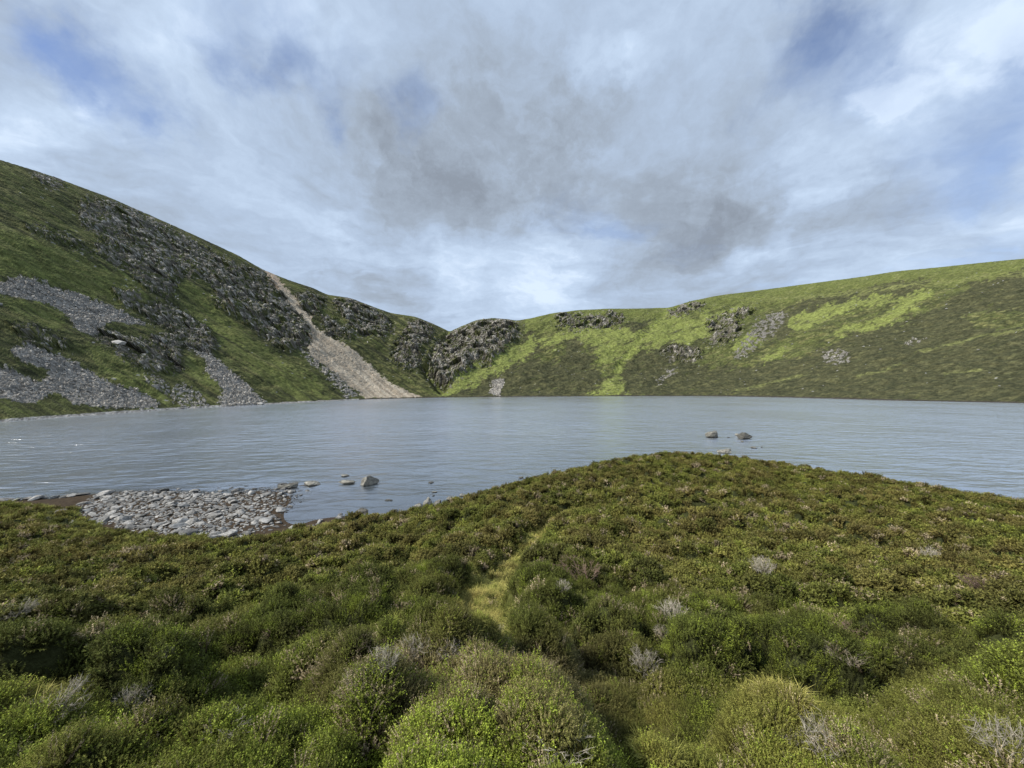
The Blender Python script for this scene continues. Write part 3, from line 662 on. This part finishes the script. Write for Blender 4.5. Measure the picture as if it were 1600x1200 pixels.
# ---- instanced stuff helper (geometry nodes)
def scatter(name, protos, pos, rot, scl, idx, col, label, cat):
    pc = bpy.data.collections.new(name+'_kinds')
    for i, me in enumerate(protos):
        po = bpy.data.objects.new('%s_kind_%02d' % (name, i), me); pc.objects.link(po)
    me = bpy.data.meshes.new(name); n = len(pos); me.vertices.add(n); me.vertices.foreach_set('co', np.ascontiguousarray(pos, np.float32).ravel())
    for an, ty, key, v in (('rot', 'FLOAT_VECTOR', 'vector', rot), ('scl', 'FLOAT_VECTOR', 'vector', scl), ('idx', 'INT', 'value', idx)):
        a_ = me.attributes.new(an, ty, 'POINT'); a_.data.foreach_set(key, np.ascontiguousarray(v, np.int32 if ty == 'INT' else np.float32).ravel())
    a_ = me.attributes.new('tint', 'FLOAT_COLOR', 'POINT'); c4 = np.ones((n, 4), np.float32); c4[:, :3] = col; a_.data.foreach_set('color', c4.ravel())
    o = add(name, me, None, label=label, cat=cat, kind='stuff')
    ng = bpy.data.node_groups.new(name, 'GeometryNodeTree')
    ng.interface.new_socket('Geometry', in_out='INPUT', socket_type='NodeSocketGeometry'); ng.interface.new_socket('Geometry', in_out='OUTPUT', socket_type='NodeSocketGeometry')
    N = ng.nodes.new; L = ng.links.new
    gi = N('NodeGroupInput'); go = N('NodeGroupOutput'); ci = N('GeometryNodeCollectionInfo'); ci.inputs['Collection'].default_value = pc
    ci.inputs['Separate Children'].default_value = True; ci.inputs['Reset Children'].default_value = True
    ip = N('GeometryNodeInstanceOnPoints'); ip.inputs['Pick Instance'].default_value = True
    def na(nm, ty):
        q = N('GeometryNodeInputNamedAttribute'); q.data_type = ty; q.inputs['Name'].default_value = nm; return q.outputs['Attribute']
    L(gi.outputs[0], ip.inputs['Points']); L(ci.outputs[0], ip.inputs['Instance']); L(na('idx', 'INT'), ip.inputs['Instance Index'])
    e2r = N('FunctionNodeEulerToRotation'); L(na('rot', 'FLOAT_VECTOR'), e2r.inputs[0]); L(e2r.outputs[0], ip.inputs['Rotation']); L(na('scl', 'FLOAT_VECTOR'), ip.inputs['Scale'])
    L(ip.outputs[0], go.inputs[0])
    md = o.modifiers.new('scatter', 'NODES'); md.node_group = ng
    return o
# small stones of the spit
sm = placed[300:]; extra = []
while len(extra) < 2600:
    x = rgs.uniform(min(bx), max(bx)); y = rgs.uniform(min(by), max(by))
    if inpoly(np.array([x]), np.array([y]), SPIT)[0]:
        px = 800+F*x/y
        if rgs.random() > .5*sstep(360, 450, np.array([px]))[0]: extra.append((x+rgs.normal(0, .45), y+rgs.normal(0, .5), .05+.13*rgs.random()))
al = np.array(sm+extra); ga = ground(al[:, 0], al[:, 1]); n = len(al)
s_ = al[:, 2]
scatter('shingle', ROCKS, np.c_[al[:, :2], np.maximum(ga, -.3)+.2*s_], np.c_[rgs.uniform(-.3, .3, (n, 2)), rgs.uniform(0, 6.28, n)], np.c_[s_, s_, s_*rgs.uniform(.7, 1.1, n)], rgs.integers(0, 12, n), np.ones((n, 3)), 'small grey stones filling the gaps of the shore spit', 'stones')
# loose stones on the screes and the foot of the crags
m, t = mat_new('scree stone'); ti = t.n('ShaderNodeAttribute', attribute_name='tint', attribute_type='INSTANCER'); pos = t.n('ShaderNodeNewGeometry').outputs['Position']
finish(t, t.vm('SCALE', ti.outputs['Color'], scale=t.rng(t.noise(pos, 1.6, 4, .7), .3, .7, .7, 1.3, False)), .95)
SROCK = []
for i in range(6):
    q = rock_mesh('scree_stone', 500+i, 1, random.uniform(.45, .8), 6); q.materials.append(m); SROCK.append(q)
okm = (is_scree[REG]*1.0+is_pink[REG]*.06+is_crag[REG]*.01+near_crag*.012)*inframe*(uu >= 0)*(uu < 1)*np.where(PX > 1000, .22, 1)
wgt = okm*(dep**1.0)*np.gradient(cx)[None, :]; wgt = (wgt/wgt.sum()).ravel()
n = 16000; pick = RNG.choice(len(wgt), n, p=wgt); pv = Vf[pick]+RNG.normal(0, .25, (n, 3)); sz = .22+.75*RNG.random(n)**4; dd = pv[:, 1]
sz *= .72*np.clip(dd/170, .8, 2.2)
isp = is_pink[REG].ravel()[pick]
tc = np.where(isp[:, None], c3(.40,.325,.25), c3(.28,.262,.232))*RNG.uniform(.55, 1.45, (n, 1))
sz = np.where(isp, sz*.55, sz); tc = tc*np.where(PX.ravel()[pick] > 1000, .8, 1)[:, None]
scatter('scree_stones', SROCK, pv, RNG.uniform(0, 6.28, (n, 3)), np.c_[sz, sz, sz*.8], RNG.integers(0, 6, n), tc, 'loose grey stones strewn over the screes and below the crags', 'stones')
def on_hill(px, py):
    i = np.argmin(np.abs(cx-px)); j = np.argmin(np.abs(PY[8:318, i]-py))+8; return V[j, i]
for px, py, s, lab in [(1337,528,1.3,'white boulder in dark heather below the bright green strip'),(1347,544,1.2,'pale boulder above the faint stone patch on the right hill'),(1418,502,1.2,'pale boulder at the end of the bright green strip'),(1479,482,1.4,'lone white boulder high on the right hill'),
                       (190,541,3.2,'large square pale block in the outcrop between the screes'),(408,632,1.8,'pale block at the foot of the narrow scree by the water')]:
    p = on_hill(px, py); stone('hill_boulder', SROCK[0].copy(), p[0], p[1]-s*.3, p[2]+s*.3, s, 1., lab, cat='boulder')
    bpy.context.view_layer.objects
m, t = mat_new('pale boulder'); pos = t.n('ShaderNodeNewGeometry').outputs['Position']; finish(t, t.mix(t.noise(pos, 2, 4), (.26,.25,.23,1), (.50,.485,.45,1)), .9)
for o in COL.objects:
    if o.name.startswith('hill_boulder'): o.data.materials.clear(); o.data.materials.append(m)

# ================================================================== HEATHER, GRASS, BILBERRY (stuff)
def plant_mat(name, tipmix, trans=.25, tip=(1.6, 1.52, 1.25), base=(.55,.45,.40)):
    m, t = mat_new(name)
    ti = t.n('ShaderNodeAttribute', attribute_name='tint', attribute_type='INSTANCER'); vc = t.n('ShaderNodeAttribute', attribute_name='col')
    sp = t.n('ShaderNodeSeparateColor'); t.put(sp.inputs[0], vc.outputs['Color'])
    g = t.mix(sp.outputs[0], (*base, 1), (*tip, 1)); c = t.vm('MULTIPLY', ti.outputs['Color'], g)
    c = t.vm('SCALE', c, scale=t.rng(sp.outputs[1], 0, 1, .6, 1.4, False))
    b = t.n('ShaderNodeBsdfPrincipled'); t.put(b.inputs['Base Color'], c); b.inputs['Roughness'].default_value = .75; b.inputs['Specular IOR Level'].default_value = .2
    tl_ = t.n('ShaderNodeBsdfTranslucent'); t.put(tl_.inputs[0], c); mx = t.n('ShaderNodeMixShader'); mx.inputs[0].default_value = trans
    t.put(mx.inputs[1], b.outputs[0]); t.put(mx.inputs[2], tl_.outputs[0]); o = t.n('ShaderNodeOutputMaterial'); t.put(o.inputs[0], mx.outputs[0]); return m
M_PLANT = plant_mat('heather leaves', 0)
class TB:
    def __init__(s): s.v = []; s.f = []; s.c = []
    def tri(s, a, b, c, col):
        i = len(s.v); s.v += [a, b, c]; s.c += [col]*3 if not isinstance(col, list) else col; s.f.append((i, i+1, i+2))
    def build(s, name, mat):
        me = mesh_np(name, np.array(s.v), np.array(s.f), np.array([(c[0], c[1], 0) for c in s.c])); me.materials.append(mat); return me
def unit(v): return v/(np.linalg.norm(v)+1e-9)
def shoot_curve(rg, spread, hgt, lean):
    a = rg.uniform(0, 6.28); r0 = spread*.25*rg.random(); r1 = spread*math.sqrt(rg.random())
    p0 = np.array([r0*math.cos(a), r0*math.sin(a), -.05]); h = hgt*(1-.45*(r1/spread)**2)*rg.uniform(.75, 1.15)
    p1 = np.array([r1*math.cos(a)+rg.normal(0, .012), r1*math.sin(a)+rg.normal(0, .012), h])+lean*h
    mid = (p0+p1)/2+np.array([0, 0, h*.12])
    return lambda t: (1-t)**2*p0+2*t*(1-t)*mid+t*t*p1
def heather_tuft(seed, nsh, whorls, ll, lw, spread=.105, hgt=.15):
    rg = np.random.default_rng(seed); tb = TB(); lean = np.array([rg.normal(0, .12), rg.normal(0, .12), 0])
    for _ in range(nsh):
        cv = shoot_curve(rg, spread, hgt, lean); rv = rg.random()
        d = unit(cv(1.0)-cv(.8)); sd = unit(np.cross(d, rg.normal(size=3)))
        tb.tri(cv(.15)-sd*.0018, cv(.15)+sd*.0018, cv(.97), [(0., .3)]*3)
        for k_ in range(whorls):
            tt = .42+.58*(k_+rg.random()*.6)/whorls; p = cv(min(tt, 1)); ax = unit(cv(min(tt+.05, 1.05))-cv(tt-.05))
            for j in range(3):
                o_ = unit(np.cross(ax, rg.normal(size=3))); dirv = unit(ax*rg.uniform(.5, 1.3)+o_); s2 = unit(np.cross(dirv, o_+.01))
                L_ = ll*rg.uniform(.7, 1.3)*(1.15-.5*(tt-.42)); g = (tt-.3)*1.3
                tb.tri(p-s2*lw*.5, p+s2*lw*.5, p+dirv*L_, (min(max(g+rg.normal(0, .08), 0), 1), min(max(rv*.7+rg.random()*.3, 0), 1)))
    return tb.build('heather_tuft', M_PLANT)
def grass_tuft(seed, nb, L0, wd, spread=.10, flop=.6):
    rg = np.random.default_rng(seed); tb = TB()
    for _ in range(nb):
        a = rg.uniform(0, 6.28); r = spread*math.sqrt(rg.random()); p = np.array([r*math.cos(a), r*math.sin(a), -.01])
        o_ = np.array([math.cos(a+rg.normal(0, .9)), math.sin(a+rg.normal(0, .9)), 0]); L_ = L0*rg.uniform(.5, 1.2); s2 = np.array([-o_[1], o_[0], 0])*wd
        q = p+np.array([0, 0, L_*.6])+o_*L_*.2*flop; e = p+np.array([0, 0, L_*(.95-.45*flop)])+o_*L_*.75*flop; rv = rg.random()
        tb.tri(p-s2, p+s2, q+s2*.7, [(.2, rv), (.2, rv), (.7, rv)]); tb.tri(p-s2, q+s2*.7, q-s2*.7, [(.2, rv), (.7, rv), (.7, rv)]); tb.tri(q-s2*.7, q+s2*.7, e, [(.7, rv), (.7, rv), (1, rv)])
    return tb.build('grass_tuft', M_PLANT)
def bilberry_tuft(seed, ns, nl, ll, spread=.10, hgt=.15):
    rg = np.random.default_rng(seed); tb = TB(); lean = np.array([rg.normal(0, .1), rg.normal(0, .1), 0])
    for _ in range(ns):
        cv = shoot_curve(rg, spread, hgt, lean); rv = rg.random()
        d = unit(cv(1.0)-cv(.6)); sd = unit(np.cross(d, rg.normal(size=3))); tb.tri(cv(.1)-sd*.002, cv(.1)+sd*.002, cv(.98), (.1, .4))
        for k_ in range(nl):
            tt = .4+.6*(k_+rg.random())/nl; p = cv(min(tt, 1)); dirv = unit(rg.normal(size=3)+np.array([0, 0, .5])); s2 = unit(np.cross(dirv, rg.normal(size=3)))*ll*.27; L_ = ll*rg.uniform(.7, 1.2)
            m_ = p+dirv*L_*.5; g = min(1, (tt-.2)*1.2); col = (g, min(1, rv*.6+.4*rg.random()))
            tb.tri(p, m_+s2, m_-s2, col); tb.tri(m_-s2, m_+s2, p+dirv*L_, col)
    return tb.build('bilberry_tuft', M_PLANT)
HN = [heather_tuft(i, 30, 9, .0095, .0042) for i in range(6)]
HM = [heather_tuft(20+i, 26, 6, .016, .008, .115, .15) for i in range(5)]
HF = [heather_tuft(40+i, 24, 4, .030, .018, .12, .15) for i in range(5)]
GN_ = [grass_tuft(i, 90, .13, .0014, .11, .8) for i in range(4)]
GF = [grass_tuft(10+i, 40, .15, .0042) for i in range(3)]
BN = [bilberry_tuft(i, 24, 13, .0115) for i in range(4)]
BF = [bilberry_tuft(10+i, 14, 8, .028) for i in range(3)]

# points over the moraine, thinning out with distance like the plants' size grows
def spread_pts(n, r0, r1, sz):
    rs = np.geomspace(r0, r1, 600); pdf = rs/sz(rs)**2; cdf = np.cumsum(pdf*np.gradient(rs)); cdf /= cdf[-1]
    r = np.interp(RNG.random(n), cdf, rs); a_ = RNG.uniform(-1.02, 1.02, n); return r*np.sin(a_), r*np.cos(a_), r
size = lambda r: np.clip(.060+.0080*r, .06, .28)
NP = 135000
x, y, r = (np.concatenate(q) for q in zip(spread_pts(NP, .85, 78, size), spread_pts(26000, .85, 4.5, size))); zt, g, vm_, pth = canopy(x, y)
x2, y2, r2 = spread_pts(60000, 1.2, 24, size); e2_ = .04+.006*r2      # steep bush sides need more sprigs per square metre of plan
st2 = np.hypot((canopy(x2+e2_, y2)[0]-canopy(x2-e2_, y2)[0]), (canopy(x2, y2+e2_)[0]-canopy(x2, y2-e2_)[0]))/(2*e2_)
k2 = st2 > .75; x2, y2, r2 = x2[k2], y2[k2], r2[k2]; c2 = canopy(x2, y2)
x, y, r, zt, g, vm_, pth = (np.concatenate(q) for q in ((x, x2), (y, y2), (r, r2), (zt, c2[0]), (g, c2[1]), (vm_, c2[2]), (pth, c2[3])))
keep = (vm_ > .5) & (g > .3); x, y, r, zt, g, pth = (q[keep] for q in (x, y, r, zt, g, pth))
e = .05+.01*r
nx = (canopy(x-e, y)[0]-canopy(x+e, y)[0])/(2*e); ny = (canopy(x, y-e)[0]-canopy(x, y+e)[0])/(2*e)
sz = size(r)/.105*RNG.uniform(.75, 1.3, len(x))
px, py = to_px(x, y, zt)
pn = fbm2(x/4.5, y/4.5, 4, 201, .6); pm = fbm2(x/1.1, y/1.1, 3, 221, .6); pf = RNG.random(len(x)); wq = .30*fbm2(x/.8, y/.8, 3, 2); cl = worley2(x/1.15+wq, y/1.15+wq, 3)[2]
# --- species and colour
kind = np.zeros(len(x), int)      # 0 heather 1 grass 2 bilberry
grassy = .95*(1-pth)+.9*sstep(.30, .6, pn+.4*pm)
shoreg = sstep(1.5, .6, g)*(px < 520)*(px > -100); grassy = grassy+shoreg*.75
nearb = sstep(3.2, 2.1, r)
ymoss = np.exp(-(((px-1030)/45)**2+((py-1140)/60)**2))+np.exp(-(((px-1210)/70)**2+((py-1090)/28)**2))+np.exp(-(((px-50)/60)**2+((py-1105)/18)**2))+.6*np.exp(-(((px-730)/50)**2+((py-970)/25)**2))
grassy = grassy+.45*ymoss
kind[pf < np.clip(grassy-.1, 0, .92)] = 1
bil = (.08+.42*sstep(.02, .30, -pn+.5*pm)+.14*nearb)
kind[(kind == 0) & (RNG.random(len(x)) < bil)] = 2
dk = sstep(20, 7, r)*sstep(2.6, 3.6, r)            # deep green bushes on the slope below the lip
green = c3(.075,.100,.022); deep = c3(.070,.088,.022); brown = c3(.128,.116,.042); olive = c3(.142,.152,.040); grey = c3(.27,.235,.175); lime = c3(.20,.255,.042); straw = c3(.36,.32,.125); pgr = c3(.150,.180,.046)
T = lerp(olive+0*x[:, None], brown, .45+1.5*pn+.9*(cl-.5))
T = lerp(T, green, sstep(-.1, .3, pm-.5*pn)*.7)
T = lerp(T, deep, dk*(.45+.8*(cl-.3)))
hum = np.exp(-(((px-760)/210)**4+((py-1090)/85)**4)); T = lerp(T, c3(.165,.145,.080), hum*.75)
T = lerp(T, lerp(green, lime, .35)+0*T, nearb*.45*(1-hum))
T = lerp(T, grey, (RNG.random(len(x)) < .05+.12*sstep(.15, .45, pm)+.35*np.exp(-(((px-650)/130)**2+((py-1035)/25)**2))+.18*nearb*sstep(.0, .3, pm)))
T = np.where((kind == 1)[:, None], lerp(pgr+0*T, straw, np.clip(.15+.8*pm+.35*(1-pth)+.45*ymoss, 0, .8)), T)
T = np.where((kind == 2)[:, None], lerp(lerp(lime, green, .55)+0*T, lime, .25+.9*pm+.3*nearb), T)
T = np.where(((kind == 2) & (r > 12))[:, None], lerp(T, olive, .55), T)
T = lerp(T, c3(.20,.19,.055), np.clip(ymoss*.5, 0, .5)*(kind != 1))
T *= 1.02*RNG.uniform(.72, 1.3, (len(x), 1))*(.72+.56*((cl*7.31) % 1))[:, None]
near = r < 4.2; mid = (r >= 4.2) & (r < 11)
# yaw, then lean with the canopy
yaw = RNG.uniform(0, 6.28, len(x)); rotv = np.c_[np.clip(-ny, -.6, .6)*-0.6*-1*-1+RNG.normal(0, .16, len(x)), np.clip(nx, -.6, .6)*.6+RNG.normal(0, .16, len(x)), yaw]
def put(name, mask, protos, label, cat, zoff, zs):
    n = int(mask.sum())
    if not n: return
    s = sz[mask]; scatter(name, protos, np.c_[x[mask], y[mask], zt[mask]+zoff*s], rotv[mask], np.c_[s, s, s*zs*RNG.uniform(.8, 1.25, n)], RNG.integers(0, len(protos), n), T[mask], label, cat)
put('heather', (kind == 0) & near, HN, 'fine twiggy heather covering the rise at the viewer\'s feet', 'heather', -.03, 1.0)
put('heather', (kind == 0) & mid, HM, 'dark green heather bushes covering the slope below the near rise', 'heather', -.03, 1.05)
put('heather', (kind == 0) & ~near & ~mid, HF, 'brown green heather covering the knoll and bank down to the water', 'heather', -.03, .9)
put('grass', (kind == 1) & (near | mid), GN_, 'yellow green grass and moss of the little path and near hollows', 'grass', 0, .42)
put('grass', (kind == 1) & ~(near | mid), GF, 'pale grass along the shore and the upper path', 'grass', 0, .5)
put('bilberry', (kind == 2) & (near | mid), BN, 'bright green bilberry leaves among the near heather', 'bilberry', -.03, .95)
put('bilberry', (kind == 2) & ~(near | mid), BF, 'green bilberry patches among the far heather', 'bilberry', -.03, .8)

# ---- dead heather: pale branching twigs, each bush a thing of its own
m, t = mat_new('dead twig'); at = t.n('ShaderNodeAttribute', attribute_name='col'); finish(t, t.vm('MULTIPLY', at.outputs['Color'], t.n('ShaderNodeObjectInfo').outputs['Color']), .9)
M_DEAD = m
def dead_mesh(seed, nst, spread, hgt, lean=(0, 0), twig=7):
    rg = np.random.default_rng(seed); stems, twigs = TB(), TB(); ln = np.array([lean[0], lean[1], 0.])
    def seg(tb, a, b, wa, wb, c):
        d = unit(b-a); s1 = unit(np.cross(d, np.array([.3, .8, .5])+.2*rg.normal(size=3))); s2 = np.cross(d, s1)
        ra = [a+(s1*math.cos(k_)+s2*math.sin(k_))*wa for k_ in (0, 2.1, 4.2)]; rb = [b+(s1*math.cos(k_)+s2*math.sin(k_))*wb for k_ in (0, 2.1, 4.2)]
        for k_ in range(3):
            k2 = (k_+1) % 3; tb.tri(ra[k_], ra[k2], rb[k2], c); tb.tri(ra[k_], rb[k2], rb[k_], c)
    for _ in range(nst):
        cv = shoot_curve(rg, spread, hgt, ln); g = rg.uniform(.55, 1.15); c = (g, g)
        wob = [rg.normal(0, .012, 3) for _ in range(4)]; pts_ = [cv(q)+w_ for q, w_ in zip((0, .35, .7, 1), wob)]; ws = (.0022, .0018, .0012, .0005)
        for k_ in range(3): seg(stems, pts_[k_], pts_[k_+1], ws[k_], ws[k_+1], c)
        for _ in range(twig):
            q = rg.uniform(.35, .98); i_ = min(int(q*3), 2); f_ = q*3-i_; p = pts_[i_]*(1-f_)+pts_[i_+1]*f_; d = unit(pts_[i_+1]-pts_[i_])
            e_ = p+unit(d+.8*rg.normal(size=3))*hgt*rg.uniform(.12, .30); seg(twigs, p, e_, .0011, .0004, c)
    out = []
    for nm, tb in (('branches', stems), ('twigs', twigs)):
        me = mesh_np(nm, np.array(tb.v), np.array(tb.f), np.array([(.40*c[0], .36*c[0], .29*c[0]) for c in tb.c])); me.materials.append(M_DEAD); out.append(me)
    return out
DEAD = [dead_mesh(i, 60, .15, .16, twig=10) for i in range(4)]+[dead_mesh(9+i, 50, .18, .13, (.8, .2), 10) for i in range(2)]
def dead(px, py, wpx, i, label, tint=(1, 1, 1), zs=1.0):
    ds = np.geomspace(1.2, 70, 700); xs = (px-800)/F*ds; zz = canopy(xs, ds)[0]; row = HZ-F*(zz-CZ)/ds; j = int(np.argmax(row < py)) if (row < py).any() else -1
    s = .8*wpx*ds[j]/F/.26
    o = bpy.data.objects.new('dead_heather', None); COL.objects.link(o); o.location = (xs[j], ds[j], zz[j]+.015*s); o.scale = (s, s, s*zs)
    o.rotation_euler = (random.uniform(-.15, .15), random.uniform(-.15, .15), random.uniform(0, 6.28)); o['label'] = label; o['category'] = 'heather'; o['group'] = 'dead heather bushes'
    for me in DEAD[i]:
        c = bpy.data.objects.new(me.name.split('.')[0], me); COL.objects.link(c); c.parent = o; c.color = (*tint, 1)
pur = (.62, .48, .46)
for a in [(1055,975,62,0,'large pale dead heather bush sticking up on the dark slope'),(1192,900,44,1,'pale dead heather beside dark bush on the knoll slope'),(1008,1050,56,2,'grey dead heather at the edge of the dark hollow beside the hummock'),
          (915,905,66,4,'purplish bare heather twigs above the path',pur),(600,1048,60,3,'pale dead twigs on the shoulder of the heather hummock'),(648,1032,62,0,'whitish dead twigs along the top of the heather hummock'),(700,1030,56,1,'short dead twigs near the crown of the heather hummock'),
          (812,1048,58,2,'small dead clump at the right end of the hummock crown'),(785,1005,40,3,'grey dead clump just behind the heather hummock'),(1330,1035,58,5,'fallen bleached twigs lying in a gap of the right slope',(.8,.76,.7),.6),(1335,1000,60,4,'brown bare twigs above the fallen bleached ones',pur),
          (350,1150,66,4,'dead twigs hanging over the dark hollow in the near rise'),(75,1125,80,5,'wind flattened dead heather by the yellow moss'),(205,1115,60,0,'upright dead heather on the lip of the near rise'),(1290,1185,90,1,'bleached stalks among bilberry on the near rise'),(1390,1105,56,2,'pale dead tips among yellow bilberry leaves'),
          (865,1195,100,5,'white weathered branch wood below the heather hummock',(1.4,1.4,1.4)),(1575,1190,100,3,'grey dead clump on the near rise at the foot of a green bush'),(258,1030,30,1,'thin grey dead tuft in the dark bushes'),(20,975,46,4,'leaning dead heather on the slope to the shore'),
          (1455,880,40,0,'small grey dead tuft in the brown heather of the knoll'),(1240,1175,60,2,'dead stalks next to the bleached stalks on the near rise'),(560,1075,50,1,'dead twigs at the foot of the heather hummock'),(1540,925,50,4,'brown bare twigs on the right slope',pur),(880,925,30,1,'grey dead tuft beside the path'),(1035,1000,30,3,'small pale dead tuft below the large dead bush')]: dead(*a)
print('tris', sum(len(o.data.polygons) for o in COL.objects if o.type == 'MESH'))
